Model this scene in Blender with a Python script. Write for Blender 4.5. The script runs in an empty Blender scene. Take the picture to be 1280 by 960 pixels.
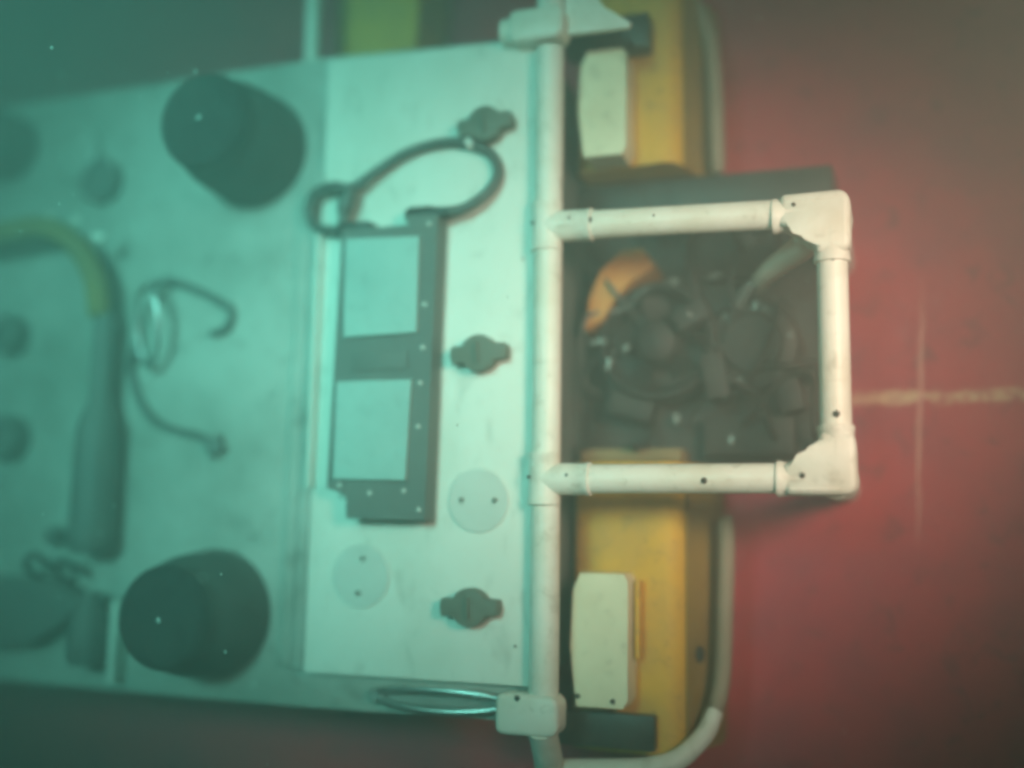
import bpy, bmesh, math, random
from mathutils import Vector, Matrix

random.seed(7)
S = bpy.context.scene
COL = S.collection

# ------------------------------------------------------------------ camera
# the ship's hull plating is the XY plane (z = 0); the camera looks down on it, a little askew
cam_data = bpy.data.cameras.new('camera')
cam = bpy.data.objects.new('camera', cam_data); COL.objects.link(cam)
R3 = Matrix(((0.94552, 0.02837, 0.32431), (0.01689, 0.99058, -0.13589), (-0.32511, 0.13397, 0.93614)))
cam.matrix_world = Matrix.Translation((0.445, -0.1864, 1.5344)) @ R3.to_4x4()
cam_data.sensor_width = 36.0
cam_data.lens = 36.0 * 1372 / 1280
cam_data.clip_start = 0.02
cam_data.clip_end = 50
cam_data.dof.use_dof = True
cam_data.dof.focus_distance = 1.27
cam_data.dof.aperture_fstop = 0.48
S.camera = cam

# ------------------------------------------------------------------ world: dim green light of the water all round
W = bpy.data.worlds.new('World'); S.world = W; W.use_nodes = True
bg = W.node_tree.nodes['Background']
bg.inputs['Color'].default_value = (0.10, 0.30, 0.25, 1)
bg.inputs['Strength'].default_value = 0.10

# ------------------------------------------------------------------ lamps
def spot(name, loc, target, power, color, size_deg, blend, radius):
    d = bpy.data.lights.new(name, 'SPOT'); d.energy = power; d.color = color
    d.spot_size = math.radians(size_deg); d.spot_blend = blend; d.shadow_soft_size = radius
    o = bpy.data.objects.new(name, d); COL.objects.link(o)
    o.location = loc
    o.rotation_euler = (Vector(target) - Vector(loc)).to_track_quat('-Z', 'Y').to_euler()
    return o
# daylight coming down through green water, strongest over the deck's upper part
spot('green_daylight_lamp', (-0.32, 0.58, 3.0), (-0.31, 0.09, 0.25), 900, (0.26, 1.0, 0.83), 25.5, 1.0, 0.45)
# the diver's warm lamp, lighting the pipe frame and the bare plating beside it
spot('diver_lamp', (1.12, 0.16, 1.36), (0.235, 0.03, 0.2), 245, (1.0, 0.74, 0.56), 37, 1.0, 0.24)

# ------------------------------------------------------------------ exposure, sampling
S.view_settings.view_transform = 'Standard'; S.view_settings.look = 'None'
S.view_settings.exposure = -0.04; S.view_settings.gamma = 1.0
S.render.engine = 'CYCLES'
S.cycles.use_denoising = True
S.cycles.max_bounces = 6; S.cycles.diffuse_bounces = 3; S.cycles.volume_bounces = 2
S.cycles.filter_width = 3.4

# ------------------------------------------------------------------ materials
def material(name, color, rough=0.5, dirt=None, amount=0.0, scale=6.0, bump=0.0, bump_scale=60.0, metal=0.0, streak=1.0, specks=0.0, speck_scale=70.0):
    m = bpy.data.materials.new(name); m.use_nodes = True
    nt = m.node_tree; N = nt.nodes; L = nt.links
    b = N['Principled BSDF']
    b.inputs['Roughness'].default_value = rough; b.inputs['Metallic'].default_value = metal
    b.inputs['Base Color'].default_value = (*color, 1)
    geo = N.new('ShaderNodeNewGeometry')
    mp = N.new('ShaderNodeMapping'); L.new(geo.outputs['Position'], mp.inputs['Vector'])
    mp.inputs['Scale'].default_value = (1, streak, 1)
    if dirt:
        n = N.new('ShaderNodeTexNoise'); n.inputs['Scale'].default_value = scale
        n.inputs['Detail'].default_value = 7; n.inputs['Roughness'].default_value = 0.65
        L.new(mp.outputs[0], n.inputs['Vector'])
        r = N.new('ShaderNodeMapRange'); r.inputs['From Min'].default_value = 0.42; r.inputs['From Max'].default_value = 0.75
        r.inputs['To Max'].default_value = amount
        L.new(n.outputs['Fac'], r.inputs['Value'])
        mx = N.new('ShaderNodeMix'); mx.data_type = 'RGBA'
        mx.inputs['A'].default_value = (*color, 1); mx.inputs['B'].default_value = (*dirt, 1)
        L.new(r.outputs[0], mx.inputs['Factor']); L.new(mx.outputs['Result'], b.inputs['Base Color'])
        if specks:   # small scuffs, chips and spots of growth
            n3 = N.new('ShaderNodeTexNoise'); n3.inputs['Scale'].default_value = speck_scale; n3.inputs['Detail'].default_value = 6
            n3.inputs['Roughness'].default_value = 0.6; n3.inputs['Distortion'].default_value = 0.6
            L.new(mp.outputs[0], n3.inputs['Vector'])
            r3 = N.new('ShaderNodeMapRange'); r3.inputs['From Min'].default_value = 0.56; r3.inputs['From Max'].default_value = 0.70; r3.inputs['To Max'].default_value = specks
            L.new(n3.outputs['Fac'], r3.inputs['Value'])
            m3 = N.new('ShaderNodeMix'); m3.data_type = 'RGBA'; m3.inputs['B'].default_value = (dirt[0]*0.5, dirt[1]*0.5, dirt[2]*0.5, 1)
            L.new(r3.outputs[0], m3.inputs['Factor']); L.new(mx.outputs['Result'], m3.inputs['A']); L.new(m3.outputs['Result'], b.inputs['Base Color'])
    if bump:
        n2 = N.new('ShaderNodeTexNoise'); n2.inputs['Scale'].default_value = bump_scale; n2.inputs['Detail'].default_value = 5
        L.new(geo.outputs['Position'], n2.inputs['Vector'])
        bp = N.new('ShaderNodeBump'); bp.inputs['Strength'].default_value = bump; bp.inputs['Distance'].default_value = 0.004
        L.new(n2.outputs['Fac'], bp.inputs['Height']); L.new(bp.outputs[0], b.inputs['Normal'])
    return m

MT = {}
MT['pvc'] = material('white_pvc', (0.84, 0.83, 0.76), 0.45, (0.56, 0.50, 0.36), 0.50, 14, 0.15, 40, specks=0.35, speck_scale=55)
MT['deck'] = material('white_deck_plastic', (0.80, 0.81, 0.75), 0.5, (0.42, 0.46, 0.37), 0.55, 5.5, 0.1, 30, streak=0.5, specks=0.28, speck_scale=38)
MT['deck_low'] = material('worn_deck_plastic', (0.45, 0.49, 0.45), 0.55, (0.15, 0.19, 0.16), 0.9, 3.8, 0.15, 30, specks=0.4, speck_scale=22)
MT['black'] = material('black_plastic', (0.030, 0.032, 0.032), 0.45, (0.09, 0.09, 0.08), 0.5, 12, 0.2, 60)
MT['rubber'] = material('dark_rubber', (0.018, 0.021, 0.023), 0.9, (0.07, 0.08, 0.075), 0.6, 8, 0.2, 50)
MT['grey'] = material('grey_case', (0.12, 0.135, 0.13), 0.6, (0.20, 0.20, 0.18), 0.5, 9, 0.2, 60)
MT['latch'] = material('olive_grey_latch', (0.135, 0.145, 0.12), 0.6, (0.21, 0.20, 0.165), 0.5, 14, 0.2, 70)
MT['pane'] = material('pale_blue_pane', (0.37, 0.54, 0.51), 0.4, (0.26, 0.40, 0.38), 0.7, 12, specks=0.3, speck_scale=45)
MT['cap'] = material('blue_grey_cap', (0.65, 0.69, 0.65), 0.6, (0.50, 0.54, 0.50), 0.5, 14)
MT['yellow'] = material('yellow_foam', (0.74, 0.41, 0.04), 0.65, (0.46, 0.28, 0.10), 0.8, 12, 0.35, 70, specks=0.5, speck_scale=60)
MT['orange'] = material('orange_paint', (0.58, 0.24, 0.05), 0.6, (0.30, 0.14, 0.05), 0.8, 14)
MT['cream'] = material('cream_block', (0.84, 0.81, 0.60), 0.55, (0.55, 0.50, 0.32), 0.5, 12, 0.2, 40, specks=0.4, speck_scale=50)
MT['bumper'] = material('pinkish_grey_hose', (0.36, 0.27, 0.20), 0.7, (0.2, 0.15, 0.10), 0.6, 9, 0.3, 50)
MT['tan'] = material('tan_paint', (0.24, 0.18, 0.09), 0.8, (0.13, 0.1, 0.05), 0.9, 12)
MT['pink'] = material('pink_grey_hose', (0.74, 0.60, 0.52), 0.5, (0.5, 0.38, 0.3), 0.5, 9)
MT['steel'] = material('brushed_steel', (0.72, 0.73, 0.72), 0.38, (0.3, 0.3, 0.28), 0.5, 20, metal=1.0)
MT['dull_metal'] = material('dull_metal', (0.34, 0.36, 0.34), 0.55, (0.18, 0.18, 0.16), 0.6, 30, metal=0.6)
MT['olive'] = material('haze_dimmed_yellow_rubber', (0.28, 0.20, 0.06), 0.7, (0.14, 0.12, 0.06), 0.8, 9, 0.2, 40)  # yellow hose darkened and dulled: dimming by haze put into the colour
MT['bay'] = material('grimy_black_and_shade', (0.020, 0.018, 0.017), 0.65, (0.062, 0.040, 0.032), 0.8, 10, 0.3, 40)  # grimy black; on the plate its reddish tone also paints shaded hull
MT['pod'] = material('matt_grey_rubber', (0.060, 0.068, 0.066), 0.85, (0.11, 0.12, 0.11), 0.6, 9, 0.2, 50)
MT['hole'] = material('dark_screw', (0.035, 0.03, 0.025), 0.6)
MT['speck'] = material('pale_silt', (0.7, 0.75, 0.7), 0.8)
MT['wire'] = material('dark_wire', (0.085, 0.10, 0.095), 0.45, (0.15, 0.16, 0.15), 0.5, 20)

# antifouling paint with scrapes
def hull_material():
    m = material('red_antifouling_paint', (0.56, 0.024, 0.055), 0.65, (0.28, 0.024, 0.070), 0.9, 4.2, 0.5, 30, specks=0.55, speck_scale=26)
    nt = m.node_tree; N = nt.nodes; L = nt.links; b = N['Principled BSDF']
    base = b.inputs['Base Color'].links[0].from_socket
    def mth(op, a, c=None):
        n = N.new('ShaderNodeMath'); n.operation = op; n.use_clamp = False
        for i, v in enumerate((a, c)):
            if v is None: continue
            if isinstance(v, (int, float)): n.inputs[i].default_value = v
            else: L.new(v, n.inputs[i])
        return n.outputs[0]
    geo = N.new('ShaderNodeNewGeometry')
    sep = N.new('ShaderNodeSeparateXYZ'); L.new(geo.outputs['Position'], sep.inputs[0])
    X, Y = sep.outputs[0], sep.outputs[1]
    wob = N.new('ShaderNodeTexNoise'); wob.inputs['Scale'].default_value = 22; wob.inputs['Detail'].default_value = 4
    L.new(geo.outputs['Position'], wob.inputs['Vector'])
    w = mth('SUBTRACT', wob.outputs['Fac'], 0.5)
    brk = N.new('ShaderNodeTexNoise'); brk.inputs['Scale'].default_value = 75; brk.inputs['Detail'].default_value = 5
    L.new(geo.outputs['Position'], brk.inputs['Vector'])
    cur = base
    def scrape(across, centre, half, along, lo, hi, wobble, strength, colour, patch):
        nonlocal cur
        d = mth('ABSOLUTE', mth('SUBTRACT', mth('ADD', across, mth('MULTIPLY', w, wobble)), centre))
        r = N.new('ShaderNodeMapRange'); r.interpolation_type = 'SMOOTHSTEP'
        r.inputs['From Min'].default_value = half; r.inputs['From Max'].default_value = half * 0.25
        L.new(d, r.inputs['Value'])
        mid, hl = (lo + hi) / 2, (hi - lo) / 2
        e = N.new('ShaderNodeMapRange'); e.interpolation_type = 'SMOOTHSTEP'
        e.inputs['From Min'].default_value = hl; e.inputs['From Max'].default_value = hl * 0.35
        L.new(mth('ABSOLUTE', mth('SUBTRACT', along, mid)), e.inputs['Value'])
        p = N.new('ShaderNodeMapRange'); p.inputs['From Min'].default_value = patch; p.inputs['From Max'].default_value = patch + 0.16
        L.new(brk.outputs['Fac'], p.inputs['Value'])
        f = mth('MULTIPLY', mth('MULTIPLY', r.outputs[0], e.outputs[0]), mth('MULTIPLY', p.outputs[0], strength))
        mx = N.new('ShaderNodeMix'); mx.data_type = 'RGBA'
        L.new(f, mx.inputs['Factor']); L.new(cur, mx.inputs['A']); mx.inputs['B'].default_value = (*colour, 1)
        cur = mx.outputs['Result']
    scrape(Y, 0.003, 0.013, X, 0.34, 0.68, 0.018, 1.0, (0.75, 0.48, 0.30), 0.40)
    # the upright scrape leans a little
    lean = mth('SUBTRACT', X, mth('MULTIPLY', Y, 0.05))
    scrape(lean, 0.484, 0.0042, Y, -0.22, 0.19, 0.007, 0.9, (0.75, 0.32, 0.27), 0.26)
    L.new(cur, b.inputs['Base Color'])
    return m
MT['hull'] = hull_material()

# ------------------------------------------------------------------ mesh helpers
def new_bm(): return bmesh.new()

def finish(name, bm, mat, parent=None, angle=38, bevel=0.0):
    if bevel:
        bmesh.ops.bevel(bm, geom=[e for e in bm.edges if len(e.link_faces) == 2 and e.calc_face_angle(0) > 0.6],
                        offset=bevel, segments=2, profile=0.6, affect='EDGES')
    bmesh.ops.recalc_face_normals(bm, faces=bm.faces)
    for f in bm.faces: f.smooth = True
    for e in bm.edges:
        if len(e.link_faces) == 2 and e.calc_face_angle(0) > math.radians(angle): e.smooth = False
    me = bpy.data.meshes.new(name); bm.to_mesh(me); bm.free()
    me.materials.append(MT[mat])
    o = bpy.data.objects.new(name, me); COL.objects.link(o)
    if parent is not None: o.parent = parent
    return o

def box(bm, x0, x1, y0, y1, z0, z1, rz=0.0):
    r = bmesh.ops.create_cube(bm, size=1.0)
    c = Vector(((x0+x1)/2, (y0+y1)/2, (z0+z1)/2))
    M = Matrix.Translation(c) @ Matrix.Rotation(rz, 4, 'Z') @ Matrix.Diagonal((x1-x0, y1-y0, z1-z0, 1))
    bmesh.ops.transform(bm, matrix=M, verts=r['verts'])

def prism(bm, pts, z0, z1):
    lo = [bm.verts.new((x, y, z0)) for x, y in pts]; hi = [bm.verts.new((x, y, z1)) for x, y in pts]
    bm.faces.new(lo[::-1]); bm.faces.new(hi)
    n = len(pts)
    for i in range(n): bm.faces.new((lo[i], lo[(i+1) % n], hi[(i+1) % n], hi[i]))

def extrude_y(bm, prof, y0, y1):
    a = [bm.verts.new((x, y0, z)) for x, z in prof]; b = [bm.verts.new((x, y1, z)) for x, z in prof]
    bm.faces.new(a); bm.faces.new(b[::-1])
    n = len(prof)
    for i in range(n): bm.faces.new((a[i], a[(i+1) % n], b[(i+1) % n], b[i]))

def catmull(pts, sub=8):
    P = [Vector(p) for p in pts]; P = [2*P[0]-P[1]] + P + [2*P[-1]-P[-2]]
    out = []
    for i in range(1, len(P)-2):
        for k in range(sub):
            t = k/sub
            out.append(0.5*((2*P[i]) + (P[i+1]-P[i-1])*t + (2*P[i-1]-5*P[i]+4*P[i+1]-P[i+2])*t*t + (3*P[i]-P[i-1]-3*P[i+1]+P[i+2])*t**3))
    out.append(P[-2]); return out

def tube(bm, pts, r, seg=16, caps=True, closed=False):
    pts = [Vector(p) for p in pts]; n = len(pts)
    rad = r if isinstance(r, (list, tuple)) else [r]*n
    up = None; rings = []
    for i, p in enumerate(pts):
        if closed: t = pts[(i+1) % n] - pts[i-1]
        else: t = pts[min(i+1, n-1)] - pts[max(i-1, 0)]
        t.normalize()
        if up is None:
            up = t.orthogonal().normalized()
        up = (up - t*up.dot(t)).normalized(); s = t.cross(up)
        rings.append([bm.verts.new(p + rad[i]*(math.cos(a)*up + math.sin(a)*s)) for a in [2*math.pi*k/seg for k in range(seg)]])
    m = n if closed else n-1
    for i in range(m):
        A, B = rings[i], rings[(i+1) % n]
        for k in range(seg): bm.faces.new((A[k], A[(k+1) % seg], B[(k+1) % seg], B[k]))
    if caps and not closed:
        bm.faces.new(rings[0][::-1]); bm.faces.new(rings[-1])

def lathe(bm, prof, origin=(0, 0, 0), axis='Z', seg=32):
    """prof: (radius, height) list, closed by caps; axis Z, X or Y"""
    rings = []
    for r, h in prof:
        ring = []
        for k in range(seg):
            a = 2*math.pi*k/seg; c, s = r*math.cos(a), r*math.sin(a)
            v = {'Z': (c, s, h), 'X': (h, c, s), 'Y': (s, h, c)}[axis]
            ring.append(bm.verts.new(Vector(v) + Vector(origin)))
        rings.append(ring)
    for i in range(len(rings)-1):
        A, B = rings[i], rings[i+1]
        for k in range(seg): bm.faces.new((A[k], A[(k+1) % seg], B[(k+1) % seg], B[k]))
    bm.faces.new(rings[0][::-1]); bm.faces.new(rings[-1])

def sphere(bm, c, r, seg=20):
    q = bmesh.ops.create_uvsphere(bm, u_segments=seg, v_segments=seg//2, radius=r)
    bmesh.ops.translate(bm, verts=q['verts'], vec=Vector(c))

def thing(name, label, cat, loc=(0, 0, 0), group=None):
    o = bpy.data.objects.new(name, None); COL.objects.link(o); o.location = loc; o.empty_display_size = 0.05
    o['label'] = label; o['category'] = cat
    if group: o['group'] = group
    return o

def reparent(root):
    """children were modelled in world coordinates: keep them there"""
    bpy.context.view_layer.update()
    for ch in root.children_recursive:
        if ch.parent == root: ch.matrix_parent_inverse = root.matrix_world.inverted()

def dot(parent, x, y, z, r=0.0032, mat='hole', name='screw', h=0.002):
    """a small domed screw head"""
    bm = new_bm(); lathe(bm, [(r, -0.001), (r, h*0.5), (r*0.6, h), (r*0.15, h)], (x, y, z), 'Z', 10)
    return finish(name, bm, mat, parent)

def dot_at(parent, p, normal, r=0.0032, mat='hole', name='screw'):
    bm = new_bm(); lathe(bm, [(r, -0.002), (r, 0.001), (r*0.6, 0.002), (r*0.15, 0.002)], (0, 0, 0), 'Z', 10)
    M = Matrix.Translation(p) @ Vector(normal).to_track_quat('Z', 'Y').to_matrix().to_4x4()
    bmesh.ops.transform(bm, matrix=M, verts=bm.verts)
    return finish(name, bm, mat, parent)

# ------------------------------------------------------------------ setting: the ship's plating
bm = new_bm()
nx, ny = 60, 56
grid = [[bm.verts.new((-2.0 + 3.8*i/nx, -1.8 + 3.6*j/ny,
         0.004*math.sin(2.1*i/nx*6.28) * math.sin(1.7*j/ny*6.28 + 0.6) - 0.004)) for j in range(ny+1)] for i in range(nx+1)]
for i in range(nx):
    for j in range(ny): bm.faces.new((grid[i][j], grid[i+1][j], grid[i+1][j+1], grid[i][j+1]))
hull = finish('ship_hull', bm, 'hull'); hull['kind'] = 'structure'

# ------------------------------------------------------------------ the crawler
crawler = thing('underwater_crawler', 'white and yellow underwater crawler with plastic pipe frame, working on a red ship hull', 'underwater vehicle', (-0.3, 0, 0))

bm = new_bm(); box(bm, -1.05, 0.010, -0.35, 0.40, 0.006, 0.222)
finish('chassis', bm, 'black', crawler, bevel=0.004)
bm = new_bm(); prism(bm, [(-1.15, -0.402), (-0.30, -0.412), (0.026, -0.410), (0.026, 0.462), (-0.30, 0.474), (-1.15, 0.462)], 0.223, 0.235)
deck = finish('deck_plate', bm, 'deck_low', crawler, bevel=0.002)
bm = new_bm(); prism(bm, [(-0.277, -0.366), (0.0275, -0.366), (0.0275, 0.432), (0.0, 0.452), (-0.277, 0.462)], 0.2355, 0.250)
panel = finish('front_panel', bm, 'deck', crawler, bevel=0.0025)
# long edge strips beside the front panel
for x0, x1, z1 in ((-0.318, -0.3005, 0.243), (-0.298, -0.2805, 0.2465)):
    bm = new_bm(); box(bm, x0, x1, -0.362, 0.30, 0.2355, z1)
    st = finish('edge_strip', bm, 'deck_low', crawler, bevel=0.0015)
    for y in (-0.29, -0.11, 0.08, 0.2):
        dot(st, (x0+x1)/2, y + x0*0.1, z1, 0.0028, 'deck_low')
bm = new_bm(); box(bm, -0.2785, -0.2725, -0.13, 0.21, 0.2505, 0.262)
finish('box_stop', bm, 'deck', crawler, bevel=0.001)

# turn latches
def latch(x, y, rz):
    bm = new_bm()
    pts = []
    r, w, l = 0.0235, 0.0105, 0.036
    a0 = math.asin(w/r)
    for k in range(13):
        a = a0 + (math.pi-2*a0)*k/12; pts.append((r*math.cos(a), r*math.sin(a)))
    pts += [(-l, w*1.1), (-l-0.002, 0), (-l, -w*1.1)]
    for k in range(13):
        a = math.pi + a0 + (math.pi-2*a0)*k/12; pts.append((r*math.cos(a), r*math.sin(a)))
    pts += [(l, -w*0.95), (l+0.002, 0), (l, w*0.95)]
    prism(bm, pts, 0.2505, 0.272)
    bmesh.ops.rotate(bm, verts=bm.verts, cent=(0, 0, 0), matrix=Matrix.Rotation(rz, 3, 'Z'))
    bmesh.ops.translate(bm, verts=bm.verts, vec=(x, y, 0))
    o = finish('turn_latch', bm, 'latch', crawler, bevel=0.003)
    bm = new_bm(); box(bm, x-0.002, x+0.002, y-0.013, y+0.013, 0.2722, 0.277, rz)
    finish('grip_rib', bm, 'latch', o, bevel=0.0008)
latch(-0.037, 0.337, 0.12); latch(-0.039, 0.038, 0.07); latch(-0.044, -0.275, 0.02)

# two shallow round caps let into the panel
for x, y, ang in ((-0.041, -0.145, 0.0), (-0.199, -0.242, 1.45)):
    bm = new_bm(); lathe(bm, [(0.040, 0.2504), (0.040, 0.2520), (0.0390, 0.2528), (0.001, 0.2528)], (x, y, 0), 'Z', 40)
    o = finish('inspection_cap', bm, 'cap', crawler)
    for s in (-1, 1):
        dot(o, x + s*0.022*math.cos(ang), y + s*0.022*math.sin(ang), 0.2528, 0.0036, 'latch')
# small scuffs and screws in the panel
for x, y in ((0.012, 0.16), (0.010, -0.32)):
    dot(panel, x, y, 0.250, 0.0018, 'latch')

# ---- pipes and fittings
ZP = 0.259; RP = 0.0175; RF = 0.0222
def pipe(a, b, r=RP, mat='pvc', name='pipe'):
    bm = new_bm(); a, b = Vector(a), Vector(b)
    tube(bm, [a.lerp(b, t/6) for t in range(7)], r, 24)
    return finish(name, bm, mat, crawler)
def collar(bm, c, direction, length, r=RF):
    c, d = Vector(c), Vector(direction).normalized()
    prof = [(r*0.99, 0), (r, length*0.55), (r, length-0.008), (r+0.0009, length-0.0065), (r+0.0009, length-0.001), (r-0.001, length)]
    pts = [c + d*h for _, h in prof]
    tube(bm, pts, [q for q, _ in prof], 24)
    if abs(d.z) < 0.5: # moulding rib along the socket
        pass
XD, XF = 0.046, 0.388
YT, YB = 0.196, -0.119
dp = pipe((XD+0.001, 0.43, ZP), (XD+0.002, -0.40, ZP-0.004), RP+0.0005)
tp = pipe((XD, YT, ZP), (XF, YT-0.008, ZP), RP)
bp = pipe((XD, YB, ZP), (XF, YB+0.001, ZP), RP)
rp = pipe((XF, YT-0.008, ZP), (XF, YB, ZP), RP)
up3 = Vector((0.1, -0.1, 1)).normalized()
def on_pipe(parent, x, y, nx=0.0, ny=0.0, r=0.0033, z=ZP, R=RP):
    n = Vector((nx, ny, math.sqrt(max(0, 1-nx*nx-ny*ny))))
    dot_at(parent, Vector((x, y, z)) + n*(R-0.0002), n, r)
on_pipe(tp, 0.105, YT-0.002, 0, 0.1, 0.0042); on_pipe(tp, 0.185, YT-0.003, 0, 0.1, 0.0014)
on_pipe(bp, 0.243, YB, 0, -0.15, 0.0036)
on_pipe(rp, XF, 0.130, 0.1, 0, 0.004); on_pipe(rp, XF, -0.048, 0.1, 0, 0.004)


def tee(x, y, branch):
    bm = new_bm()
    collar(bm, (x, y, ZP), (0, 1, 0), 0.032, RP+0.0016); collar(bm, (x, y, ZP), (0, -1, 0), 0.032, RP+0.0016)
    collar(bm, (x, y, ZP), branch, 0.060, RP+0.0018)
    return finish('tee_fitting', bm, 'pvc', crawler)
t1 = tee(XD, YT, (1, -0.02, 0)); t2 = tee(XD, YB, (1, 0, 0))
for t, y in ((t1, YT), (t2, YB)):
    on_pipe(t, XD+0.034, y, 0.0, 0.2, 0.0018, ZP, RP+0.002); on_pipe(t, XD-0.008, y, -0.3, 0.1, 0.0020, ZP, RP+0.0018)

def elbow(x, y, dy, oy):
    """corner piece: chunky moulded L with two sockets in the frame and a third one pointing down to the hull"""
    bm = new_bm()
    o_, i_ = 0.0225, 0.0180
    prism(bm, [(x-0.056, y-dy*oy*0.96), (x+0.015, y-dy*oy), (x+o_, y-dy*0.011), (x+o_*0.97, y+dy*0.040), (x+0.019, y+dy*0.050),
               (x-i_*0.95, y+dy*0.052), (x-i_-0.003, y+dy*0.032), (x-i_-0.010, y+dy*(i_+0.006)), (x-i_-0.022, y+dy*(i_+0.001)), (x-0.058, y+dy*i_*0.96)], ZP-0.021, ZP+0.0195)
    bmesh.ops.bevel(bm, geom=list(bm.edges), offset=0.0075, segments=3, profile=0.5, affect='EDGES')
    collar(bm, (x, y, ZP), (-1, 0, 0), 0.066, RP+0.0022); collar(bm, (x, y, ZP), (0, dy, 0), 0.060, RP+0.0022)
    collar(bm, (x, y, ZP), (0, 0, -1), 0.045)
    o = finish('elbow_fitting', bm, 'pvc', crawler)
    bm = new_bm()
    box(bm, x-0.050, x+0.006, y-dy*0.0125-0.0012, y-dy*0.0125+0.0012, ZP+0.015, ZP+0.0203)
    finish('moulded_rib', bm, 'pvc', o, bevel=0.0006)
    return o
e1 = elbow(XF, YT-0.009, -1, 0.0225); e2 = elbow(XF, YB, 1, 0.0190)
on_pipe(e1, XF-0.040, YT-0.002, 0, 0.0, 0.0024, ZP, 0.0197)
on_pipe(e2, XF-0.036, YB+0.003, 0, 0.0, 0.0032, ZP, 0.0197)
# stand-off legs under the frame's corners
for y in (YT-0.009, YB):
    pipe((XF, y, ZP-0.03), (XF, y, 0.004), RP, name='stand_off_leg')

# moulded corner fittings at the ends of the deck pipe
def corner_block(x0, x1, y0, y1, zc):
    bm = new_bm(); w = 0.008
    prism(bm, [(x0, y0+0.004), (x0+w, y0), (x1-w, y0), (x1, y0+w), (x1, y1-w), (x1-w, y1), (x0+w, y1), (x0, y1-0.004)], zc-0.021, zc+0.020)
    bmesh.ops.bevel(bm, geom=list(bm.edges), offset=0.006, segments=3, profile=0.5, affect='EDGES')
    return finish('corner_fitting', bm, 'pvc', crawler)
ct = corner_block(-0.004, 0.070, 0.438, 0.482, ZP)
bm = new_bm(); tube(bm, [(-0.018, 0.461, ZP-0.002), (-0.006, 0.461, ZP-0.002), (0.0, 0.461, ZP-0.002)], [0.0175, 0.0185, 0.0185], 20); finish('socket_end', bm, 'pvc', ct)
pipe((XD+0.001, 0.48, ZP), (XD+0.001, 0.66, ZP), RP)
cb = corner_block(-0.006, 0.072, -0.420, -0.372, ZP-0.003)
dot(cb, 0.022, -0.377, ZP+0.0165, 0.0034)
# lower pipe running on, then along the bottom towards the bumper
bm = new_bm()
tube(bm, catmull([(XD+0.002, -0.41, 0.262), (XD, -0.44, 0.235), (XD-0.002, -0.475, 0.215), (XD, -0.60, 0.21)], 6), RP, 20)
finish('pipe', bm, 'pvc', crawler)
bm = new_bm()
tube(bm, catmull([(XD, -0.472, 0.205), (0.10, -0.468, 0.195), (0.155, -0.463, 0.185), (0.192, -0.452, 0.170), (0.220, -0.425, 0.142), (0.230, -0.40, 0.124)], 6), [RP*(0.92 - 0.32*i/30) for i in range(31)], 20)
bo = finish('bottom_pipe', bm, 'pvc', crawler)

# carrying handle: a lens-shaped steel loop lying along the lower edge
pts = []
for k in range(56):
    a = 2*math.pi*k/56; c = math.cos(a)
    pts.append(Vector((-0.088 + 0.090*c, -0.389 + 0.0125*math.copysign(abs(math.sin(a))**1.15, math.sin(a)), 0.2425 + 0.014*(1 - c*c))))
bm = new_bm(); tube(bm, pts, 0.0052, 12, closed=True)
hd = finish('carrying_handle', bm, 'steel', crawler)
bm = new_bm(); prism(bm, [(-0.088 + 0.082*math.cos(a), -0.389 + 0.0095*math.sin(a)) for a in [2*math.pi*k/28 for k in range(28)]], 0.2357, 0.2405)
finish('handle_plate', bm, 'dull_metal', hd, bevel=0.001)
for x in (-0.176, -0.002):
    bm = new_bm(); lathe(bm, [(0.009, 0.2356), (0.009, 0.247), (0.007, 0.249), (0.001, 0.249)], (x, -0.389, 0), 'Z', 16); finish('handle_post', bm, 'dull_metal', hd)

# ---- thruster pods on the deck
def pod(x, y, r, h, rc):
    z = 0.2354
    bm = new_bm()
    lathe(bm, [(r*1.02, z), (r*1.03, z+0.008), (r, z+0.014), (r*0.985, z+h*0.35), (r*0.95, z+h*0.52), (r*0.88, z+h*0.68), (r*0.79, z+h*0.81), (rc*1.01, z+h*0.87)], (x, y, 0), 'Z', 40)
    o = finish('thruster_pod', bm, 'pod', crawler, angle=70)
    bm = new_bm()
    lathe(bm, [(rc, z+h*0.868), (rc*0.985, z+h*0.92), (rc*0.93, z+h*0.97), (rc*0.80, z+h*1.0), (rc*0.5, z+h*1.02), (0.002, z+h*1.03)], (x, y, 0), 'Z', 36)
    c = finish('end_cap', bm, 'rubber', o, angle=70)
    dot(o, x+0.004, y-0.002, z+h*1.026, 0.0032, 'cap', 'centre_bolt')
pod(-0.397, 0.346, 0.080, 0.138, 0.065)
pod(-0.422, -0.297, 0.082, 0.126, 0.066)
pod(-0.835, 0.395, 0.050, 0.11, 0.036)

# low fittings on the far deck
def boss(x, y, r, h, mat='grey'):
    bm = new_bm(); lathe(bm, [(r, 0.2354), (r, 0.2354+h*0.7), (r*0.85, 0.2354+h), (r*0.4, 0.2354+h), (r*0.35, 0.2354+h*0.8), (0.001, 0.2354+h*0.8)], (x, y, 0), 'Z', 24)
    return finish('deck_fitting', bm, mat, crawler)
boss(-0.71, 0.375, 0.045, 0.012, 'deck_low'); boss(-0.655, 0.325, 0.034, 0.02); boss(-0.800, 0.098, 0.030, 0.03, 'grey'); boss(-0.790, -0.058, 0.034, 0.03, 'grey')
boss(-0.69, -0.20, 0.014, 0.02)
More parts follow.
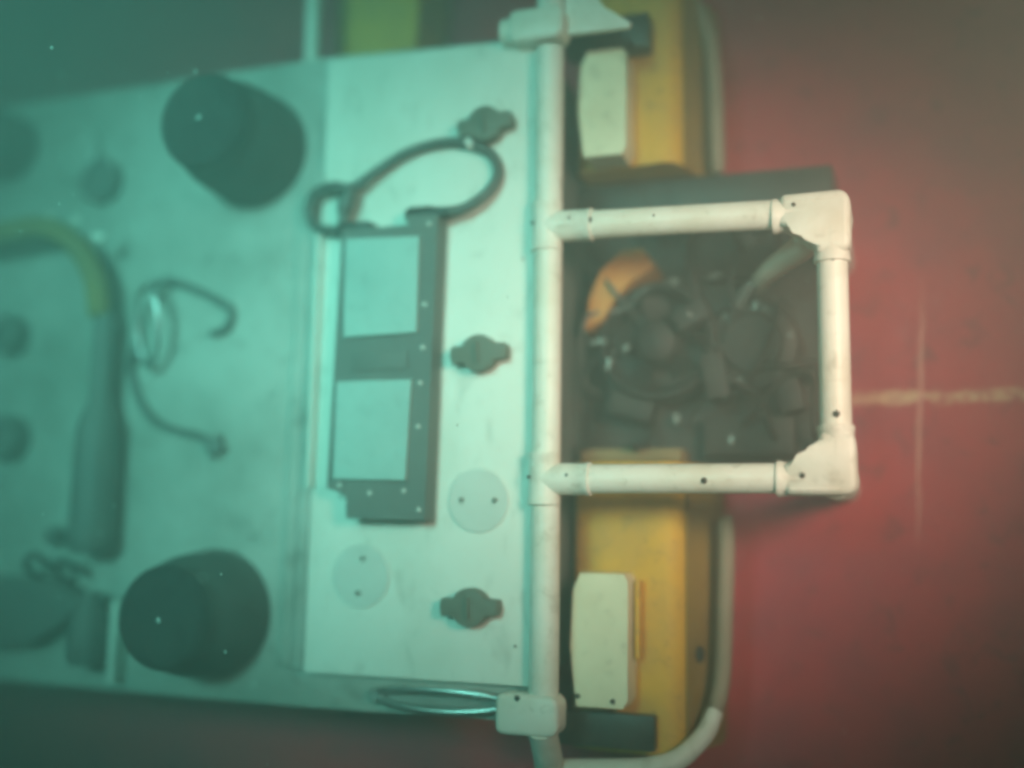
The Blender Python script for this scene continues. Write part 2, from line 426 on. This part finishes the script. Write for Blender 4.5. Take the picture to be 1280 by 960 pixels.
# dark junction block and its canister near the lower corner
bm = new_bm(); prism(bm, [(-0.84, -0.36), (-0.70, -0.35), (-0.64, -0.315), (-0.615, -0.285), (-0.66, -0.262), (-0.84, -0.255)], 0.2356, 0.275)
jb = finish('junction_block', bm, 'grey', crawler, bevel=0.006)
bm = new_bm(); lathe(bm, [(0.024, -0.372), (0.028, -0.360), (0.029, -0.33), (0.024, -0.30), (0.016, -0.285), (0.014, -0.275)], (-0.602, 0, 0.268), 'Y', 24)
finish('canister', bm, 'grey', crawler)
bm = new_bm(); box(bm, -0.574, -0.562, -0.395, -0.285, 0.2357, 0.262)
finish('upright_strip', bm, 'deck', crawler, bevel=0.002)
for x, y in ((-0.705, -0.262), (-0.655, -0.268)):
    bm = new_bm(); tube(bm, catmull([(x, y, 0.25), (x-0.006, y+0.02, 0.275), (x+0.01, y+0.035, 0.28), (x+0.025, y+0.02, 0.262)], 5), 0.006, 10)
    finish('hose_stub', bm, 'wire', jb)

# ---- yellow floats along the front, with cream blocks and outer bumper hose
def yellow_float(y0, y1, name='float'):
    prof = [(0.052, 0.012), (0.052, 0.138), (0.060, 0.149), (0.10, 0.153), (0.150, 0.155), (0.172, 0.158), (0.186, 0.153), (0.196, 0.135), (0.204, 0.105), (0.216, 0.080), (0.226, 0.05), (0.226, 0.012)]
    bm = new_bm(); extrude_y(bm, prof, y0, y1)
    return finish(name, bm, 'yellow', crawler, angle=50, bevel=0.003)
fl = yellow_float(-0.452, -0.092); fu = yellow_float(0.302, 0.555)
MT['ochre'] = material('shaded_ochre_strip', (0.34, 0.21, 0.04), 0.7, (0.18, 0.12, 0.05), 0.8, 14)  # darker yellow: shade of the float's sloping side, put into the colour
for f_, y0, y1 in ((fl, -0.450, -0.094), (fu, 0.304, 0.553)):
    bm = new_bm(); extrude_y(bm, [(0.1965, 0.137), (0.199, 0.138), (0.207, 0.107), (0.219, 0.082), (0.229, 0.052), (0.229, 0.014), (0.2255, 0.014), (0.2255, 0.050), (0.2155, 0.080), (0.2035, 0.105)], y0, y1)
    finish('side_shade_strip', bm, 'ochre', f_)
dot_at(fl, Vector((0.2085, -0.333, 0.106)), (0.9, 0, 0.45), 0.011, 'hole', 'drain_plug')
def block(x0, x1, y0, y1, z0, z1):
    bm = new_bm(); prism(bm, [(x0+0.008, y0), (x1-0.006, y0), (x1, y0+0.01), (x1, y1-0.008), (x1-0.006, y1), (x0+0.012, y1), (x0+0.003, y1-0.02), (x0, (y0+y1)/2-0.01)], z0, z1)
    return finish('cream_block', bm, 'cream', crawler, bevel=0.004)
bl = block(0.066, 0.138, -0.392, -0.232, 0.157, 0.205)
bu = block(0.070, 0.134, 0.302, 0.446, 0.157, 0.205)
for b_, x, y in ((bl, 0.120, -0.384), (bl, 0.076, -0.380)):
    dot(b_, x, y, 0.205, 0.0032)
bm = new_bm(); box(bm, 0.1405, 0.147, -0.335, -0.24, 0.156, 0.180); finish('side_cleat', bm, 'yellow', bl, bevel=0.002)
def bumper(pts):
    bm = new_bm(); P = catmull(pts, 6); n = len(P)
    tube(bm, P, [0.0108*(0.7 if i == 0 or i == n-1 else 0.93 if i in (1, n-2) else 1) for i in range(n)], 18)
    return finish('bumper_hose', bm, 'bumper', crawler)
bumper([(0.242, -0.158, 0.098), (0.243, -0.20, 0.100), (0.240, -0.28, 0.100), (0.237, -0.36, 0.106), (0.231, -0.398, 0.122)])
bumper([(0.236, 0.300, 0.100), (0.235, 0.36, 0.100), (0.232, 0.44, 0.098), (0.225, 0.50, 0.095), (0.20, 0.56, 0.09)])
# dark clamp bars across the floats
bm = new_bm(); box(bm, 0.040, 0.165, -0.444, -0.402, 0.158, 0.178); finish('clamp_bar', bm, 'black', crawler, bevel=0.003)
bm = new_bm(); box(bm, 0.045, 0.160, 0.452, 0.500, 0.158, 0.188); finish('clamp_bar', bm, 'black', crawler, bevel=0.003)
# white gusset plate by the upper fitting
bm = new_bm()
prism(bm, [(0.066, 0.448), (0.150, 0.447), (0.152, 0.453), (0.118, 0.478), (0.095, 0.515), (0.066, 0.53)], 0.250, 0.258)
gs = finish('gusset_plate', bm, 'pvc', crawler, bevel=0.002)
# dark inner skirt along the deck's edge
bm = new_bm(); box(bm, 0.012, 0.040, -0.35, 0.43, 0.02, 0.215); finish('skirt', bm, 'grey', crawler, bevel=0.002)

# ---- thruster bay behind the pipe frame
bm = new_bm(); prism(bm, [(0.041, -0.088), (0.352, -0.088), (0.368, -0.06), (0.368, 0.215), (0.385, 0.252), (0.385, 0.298), (0.041, 0.298)], 0.010, 0.070)  # right end is a dark sheet standing in for plating in shade
bay = finish('bay_plate_and_shade', bm, 'bay', crawler, bevel=0.004)
bm = new_bm(); box(bm, 0.0415, 0.384, 0.246, 0.297, 0.0705, 0.105); finish('cross_bar', bm, 'black', crawler, bevel=0.004)
TX, TY = 0.195, 0.062
def ring(bm, x, y, r0, r1, z0, z1, seg=44):
    prof = [(r0, z0), (r1, z0), (r1*1.01, (z0+z1)/2), (r1, z1-0.006), (r1-0.005, z1), (r0+0.004, z1), (r0, z1-0.006)]
    rings = [[bm.verts.new((x + r*math.cos(2*math.pi*k/seg), y + r*math.sin(2*math.pi*k/seg), z)) for k in range(seg)] for r, z in prof]
    for i in range(len(prof)):
        A, B = rings[i], rings[(i+1) % len(prof)]
        for k in range(seg): bm.faces.new((A[k], A[(k+1) % seg], B[(k+1) % seg], B[k]))
bm = new_bm(); ring(bm, TX-0.038, TY+0.008, 0.068, 0.080, 0.0708, 0.128)
duct = finish('thruster_duct', bm, 'bay', crawler)
bm = new_bm(); lathe(bm, [(0.030, 0.071), (0.030, 0.112), (0.024, 0.124), (0.010, 0.130), (0.001, 0.131)], (TX-0.038, TY+0.008, 0), 'Z', 28)
finish('hub', bm, 'bay', duct)
for k in range(5):
    bm = new_bm()
    n = 6; L_, R_ = [], []
    for i in range(n):
        t = i/(n-1); rr = 0.028 + 0.038*t; tw = math.radians(55 - 25*t); w = 0.013 + 0.010*math.sin(math.pi*min(t*0.8+0.1, 1))
        for s, arr in ((-1, L_), (1, R_)):
            arr.append(Vector((rr, s*w*math.cos(tw), 0.098 + s*w*math.sin(tw))))
    lo = [bm.verts.new(p + Vector((0, 0, -0.0012))) for p in L_] ; lo2 = [bm.verts.new(p + Vector((0, 0, -0.0012))) for p in R_]
    hi = [bm.verts.new(p + Vector((0, 0, 0.0012))) for p in L_] ; hi2 = [bm.verts.new(p + Vector((0, 0, 0.0012))) for p in R_]
    for i in range(n-1):
        bm.faces.new((lo[i], lo[i+1], lo2[i+1], lo2[i])); bm.faces.new((hi[i], hi2[i], hi2[i+1], hi[i+1]))
        bm.faces.new((lo[i], hi[i], hi[i+1], lo[i+1])); bm.faces.new((lo2[i], lo2[i+1], hi2[i+1], hi2[i]))
    bm.faces.new((lo[0], lo2[0], hi2[0], hi[0])); bm.faces.new((lo[-1], hi[-1], hi2[-1], lo2[-1]))
    bmesh.ops.rotate(bm, verts=bm.verts, cent=(0, 0, 0), matrix=Matrix.Rotation(k*2*math.pi/5 + 0.4, 3, 'Z'))
    bmesh.ops.translate(bm, verts=bm.verts, vec=(TX-0.038, TY+0.008, 0))
    finish('blade', bm, 'bay', duct)
# motor housing beside the duct
bm = new_bm(); lathe(bm, [(0.062, 0.0706), (0.062, 0.105), (0.056, 0.114), (0.040, 0.118), (0.036, 0.126), (0.022, 0.128), (0.001, 0.128)], (0.280, 0.062, 0), 'Z', 36)
mh = finish('motor_housing', bm, 'bay', crawler)
for a in range(6):
    dot(mh, 0.280 + 0.049*math.cos(a*1.047+0.2), 0.062 + 0.049*math.sin(a*1.047+0.2), 0.1155, 0.0045, 'grey', 'housing_bolt')
bm = new_bm(); box(bm, 0.215, 0.330, -0.080, -0.030, 0.0707, 0.100); finish('relay_case', bm, 'bay', crawler, bevel=0.005)
bm = new_bm(); box(bm, 0.20, 0.31, 0.155, 0.215, 0.0707, 0.098); finish('relay_case', bm, 'bay', crawler, bevel=0.005)
# bent orange bracket over the duct's shoulder
bm = new_bm(); prism(bm, [(0.064, 0.085), (0.070, 0.130), (0.085, 0.165), (0.112, 0.190), (0.140, 0.194), (0.158, 0.166), (0.128, 0.150), (0.106, 0.130), (0.088, 0.100)], 0.0709, 0.140)
ob = finish('orange_bracket', bm, 'orange', crawler, bevel=0.004)
# loose cables across the bay
rb = random.Random(11)
for k in range(11):
    x0, y0 = rb.uniform(0.07, 0.34), rb.uniform(-0.06, 0.2)
    pts = [(x0, y0, 0.09)]; a = rb.uniform(0, 6.28)
    for q in range(5):
        a += rb.uniform(-0.9, 0.9)
        x0 = min(0.355, max(0.06, x0 + 0.045*math.cos(a))); y0 = min(0.225, max(-0.07, y0 + 0.045*math.sin(a)))
        pts.append((x0, y0, rb.uniform(0.105, 0.145)))
    pts.append((x0+0.01, y0-0.01, 0.09))
    bm = new_bm(); tube(bm, catmull(pts, 6), rb.uniform(0.0022, 0.0055), 10)
    finish('bay_cable', bm, ['bay', 'bay', 'wire', 'bay', 'rubber'][k % 5], crawler)
for x, y, w, h, z, rz in ((0.205, 0.10, 0.045, 0.028, 0.142, 0.5), (0.235, 0.02, 0.03, 0.06, 0.140, 0.15), (0.12, -0.015, 0.06, 0.03, 0.118, -0.3), (0.325, 0.0, 0.03, 0.05, 0.112, 0.2)):
    bm = new_bm(); box(bm, x-w/2, x+w/2, y-h/2, y+h/2, 0.0712, z, rz); finish('bay_bracket', bm, 'bay', crawler, bevel=0.004)
# tan edge of the float bed
bm = new_bm(); box(bm, 0.056, 0.190, -0.089, -0.072, 0.0711, 0.128); finish('bed_edge', bm, 'tan', crawler, bevel=0.003)
# pale hose running to the corner fitting
bm = new_bm(); P = catmull([(0.287, 0.140, 0.11), (0.305, 0.147, 0.150), (0.335, 0.158, 0.185), (0.364, 0.168, 0.220), (0.384, 0.178, 0.255)], 6)
tube(bm, P, [0.011 + 0.009*i/(len(P)-1) for i in range(len(P))], 16)
ph = finish('corner_hose', bm, 'pink', crawler)
bm = new_bm(); tube(bm, catmull([(0.262, 0.115, 0.115), (0.280, 0.135, 0.128), (0.288, 0.142, 0.114)], 6), 0.008, 12); finish('hose_tail', bm, 'grey', ph)
# bright metal clips round the duct
for x, y, z, a, l in ((0.079, 0.070, 0.137, 0.05, 0.022), (0.095, 0.040, 0.137, 1.3, 0.016), (0.181, 0.145, 0.112, 2.0, 0.026), (0.231, 0.158, 0.105, 0.05, 0.016),
                      (0.295, -0.030, 0.104, -0.6, 0.016), (0.176, -0.030, 0.090, 1.5, 0.012), (0.25, -0.06, 0.104, 1.5, 0.012), (0.118, 0.060, 0.137, 0.9, 0.010), (0.285, 0.112, 0.119, 1.2, 0.012)):
    bm = new_bm(); box(bm, x-l/2, x+l/2, y-0.0026, y+0.0026, 0.071 if z < 0.1 else z-0.012, z, a)
    finish('metal_clip', bm, 'dull_metal', crawler, bevel=0.001)

# ---- beyond the deck's upper edge: a second float and a mast pipe
bm = new_bm(); prism(bm, [(-0.335, 0.50), (-0.235, 0.50), (-0.205, 0.53), (-0.200, 0.80), (-0.345, 0.80)], 0.004, 0.12)
finish('rear_float', bm, 'yellow', crawler, bevel=0.012)
pipe((-0.330, 0.455, 0.205), (-0.335, 0.85, 0.205), 0.011, name='mast_pipe')
reparent(crawler)

# ------------------------------------------------------------------ the instrument box on the panel, and its cable
case = thing('instrument_box', 'dark flat box with two pale blue panes and looped black cable on white panel', 'instrument', (-0.15, 0.02, 0.2505))
bm = new_bm(); prism(bm, [(-0.2065, -0.170), (-0.099, -0.171), (-0.092, 0.216), (-0.138, 0.219), (-0.132, 0.206), (-0.228, 0.206), (-0.236, -0.132), (-0.208, -0.140)], 0.2506, 0.284)
body = finish('case', bm, 'grey', case, bevel=0.003)
for pts in ([(-0.219, 0.192), (-0.115, 0.188), (-0.115, 0.064), (-0.217, 0.062)], [(-0.224, 0.004), (-0.120, 0.004), (-0.124, -0.122), (-0.224, -0.120)]):
    bm = new_bm(); prism(bm, pts[::-1], 0.2842, 0.290); finish('pane', bm, 'pane', case, bevel=0.001)
bm = new_bm(); box(bm, -0.205, -0.128, 0.018, 0.042, 0.2842, 0.287); finish('name_strip', bm, 'grey', case, bevel=0.001)
for x, y in ((-0.107, 0.10), (-0.108, 0.045), (-0.110, 0.0), (-0.111, -0.055), (-0.107, -0.158), (-0.128, -0.135), (-0.175, -0.138), (-0.218, -0.128), (-0.104, 0.205)):
    dot(body, x, y, 0.284, 0.0030, 'cap')
bm = new_bm()
tube(bm, catmull([(-0.122, 0.218, 0.272), (-0.094, 0.222, 0.272), (-0.062, 0.226, 0.270), (-0.032, 0.246, 0.264), (-0.020, 0.272, 0.259), (-0.032, 0.300, 0.258), (-0.066, 0.317, 0.258),
                  (-0.105, 0.321, 0.258), (-0.150, 0.312, 0.259), (-0.190, 0.290, 0.263), (-0.222, 0.268, 0.270), (-0.250, 0.271, 0.273), (-0.278, 0.266, 0.268), (-0.290, 0.244, 0.264), (-0.280, 0.221, 0.264),
                  (-0.250, 0.212, 0.266), (-0.220, 0.210, 0.270), (-0.19, 0.204, 0.272)], 8), 0.0068, 14)
finish('cable', bm, 'wire', case)
bm = new_bm(); lathe(bm, [(0.009, -0.140), (0.011, -0.135), (0.011, -0.108), (0.0085, -0.098), (0.0075, -0.080)], (0, 0.2215, 0.272), 'X', 18); finish('connector', bm, 'black', case)
bm = new_bm(); box(bm, -0.238, -0.190, 0.200, 0.2175, 0.252, 0.283); finish('cable_gland', bm, 'black', case, bevel=0.003)
bm = new_bm(); tube(bm, catmull([(-0.224, 0.270, 0.272), (-0.226, 0.256, 0.273), (-0.232, 0.240, 0.272), (-0.234, 0.224, 0.270), (-0.232, 0.210, 0.268)], 5), [0.0085]*5 + [0.0105]*7 + [0.0075]*9, 14)
finish('cable_joint', bm, 'wire', case)
for x, y in ((-0.206, 0.281), (-0.060, 0.3155)):
    bm = new_bm(); tube(bm, [(x-0.004, y-0.002, 0.2605), (x, y, 0.2602), (x+0.004, y+0.002, 0.26)], 0.0088, 14); finish('cable_tie', bm, 'cap', case)
reparent(case)

# ------------------------------------------------------------------ umbilical with its dark sleeve on the far deck
umb = thing('umbilical_hose', 'yellow hose bending into a long dark sleeve, lying on the far deck', 'hose', (-0.61, 0, 0.236))
P = catmull([(-1.05, 0.20, 0.275), (-0.88, 0.232, 0.285), (-0.782, 0.243, 0.29), (-0.71, 0.245, 0.288), (-0.655, 0.215, 0.285), (-0.622, 0.165, 0.280), (-0.614, 0.112, 0.275)], 8)
bm = new_bm(); tube(bm, P, 0.0165, 18); sh = finish('yellow_sheath', bm, 'olive', umb)
bm = new_bm(); lathe(bm, [(0.015, 0.118), (0.0165, 0.110), (0.0155, 0.05), (0.016, -0.012), (0.027, -0.035), (0.030, -0.05), (0.031, -0.18), (0.030, -0.214), (0.024, -0.222)], (-0.609, 0, 0.268), 'Y', 28)
sl = finish('sleeve', bm, 'grey', umb)
bm = new_bm(); lathe(bm, [(0.0318, -0.205), (0.0325, -0.203), (0.0325, -0.196), (0.0318, -0.194)], (-0.609, 0, 0.268), 'Y', 28); finish('band', bm, 'grey', sl)
for x, y, z, r in ((-0.652, 0.250, 0.306, 0.0075), (-0.612, 0.222, 0.303, 0.0105), (-0.70, 0.262, 0.304, 0.005)):
    bm = new_bm(); sphere(bm, (0, 0, 0), r, 10)
    bmesh.ops.scale(bm, vec=(1.1, 0.8, 0.7), verts=bm.verts); bmesh.ops.translate(bm, verts=bm.verts, vec=(x, y, z-0.012))
    finish('cable_tie', bm, 'pvc', umb)
reparent(umb)

# ------------------------------------------------------------------ wire with a bright ring
wr = thing('lanyard_wire', 'thin dark wire lanyard with a bright steel ring, lying loose on far deck', 'wire', (-0.54, 0.09, 0.236))
bm = new_bm()
ring_pts = [Vector((-0.541 + 0.027*math.cos(a)*(1+0.08*math.sin(a)), 0.094 + 0.055*math.sin(a), 0.262 + 0.016*math.sin(a+0.8))) for a in [2*math.pi*k/40 for k in range(40)]]
tube(bm, ring_pts, 0.0046, 12, closed=True); finish('ring', bm, 'steel', wr)
bm = new_bm(); tube(bm, catmull([(-0.566, 0.075, 0.252), (-0.580, 0.04, 0.244), (-0.566, -0.002, 0.241), (-0.538, -0.034, 0.241), (-0.50, -0.050, 0.241), (-0.462, -0.058, 0.241), (-0.436, -0.070, 0.241)], 7), 0.0055, 10)
finish('wire_tail', bm, 'wire', wr)
bm = new_bm(); tube(bm, catmull([(-0.545, 0.149, 0.268), (-0.52, 0.163, 0.25), (-0.48, 0.150, 0.241), (-0.44, 0.130, 0.241), (-0.420, 0.118, 0.241), (-0.426, 0.092, 0.241), (-0.45, 0.085, 0.241)], 7), 0.0055, 10)
finish('wire_end', bm, 'wire', wr)
bm = new_bm(); box(bm, -0.445, -0.420, -0.085, -0.060, 0.2356, 0.250, 0.4); finish('wire_anchor', bm, 'grey', wr, bevel=0.003)
reparent(wr)

# ------------------------------------------------------------------ silt drifting in the water
bm = new_bm()
def speck(p, r):
    q = bmesh.ops.create_icosphere(bm, subdivisions=1, radius=r)
    M = Matrix.Translation(p) @ Matrix.Diagonal((random.uniform(0.6, 1.3), random.uniform(0.6, 1.6), 1, 1))
    bmesh.ops.transform(bm, matrix=M, verts=q['verts'])
for _ in range(320):
    speck((random.uniform(-1.1, 0.7), random.uniform(-0.6, 0.75), random.uniform(0.3, 0.9)), random.uniform(0.0005, 0.0016))
for p, r in (((-0.239, 0.293, 0.6), 0.0035), ((-0.432, 0.346, 0.6), 0.003)): speck(p, r*0.55)
sk = finish('drifting_silt', bm, 'speck'); sk['kind'] = 'stuff'; sk['label'] = 'pale specks of silt drifting in the water'; sk['category'] = 'silt'

# ------------------------------------------------------------------ the turbid water itself
bm = new_bm(); box(bm, -2.3, 2.1, -2.1, 2.1, -1.01, 1.72)
hz = finish('haze', bm, 'speck'); hz['kind'] = 'stuff'
hm = bpy.data.materials.new('turbid_water'); hm.use_nodes = True
hm.node_tree.nodes.clear()
out = hm.node_tree.nodes.new('ShaderNodeOutputMaterial'); vol = hm.node_tree.nodes.new('ShaderNodeVolumePrincipled')
vol.inputs['Color'].default_value = (0.72, 0.88, 0.82, 1)
vol.inputs['Density'].default_value = 0.36
vol.inputs['Anisotropy'].default_value = 0.0
hm.node_tree.links.new(vol.outputs[0], out.inputs['Volume'])
hz.data.materials.clear(); hz.data.materials.append(hm)
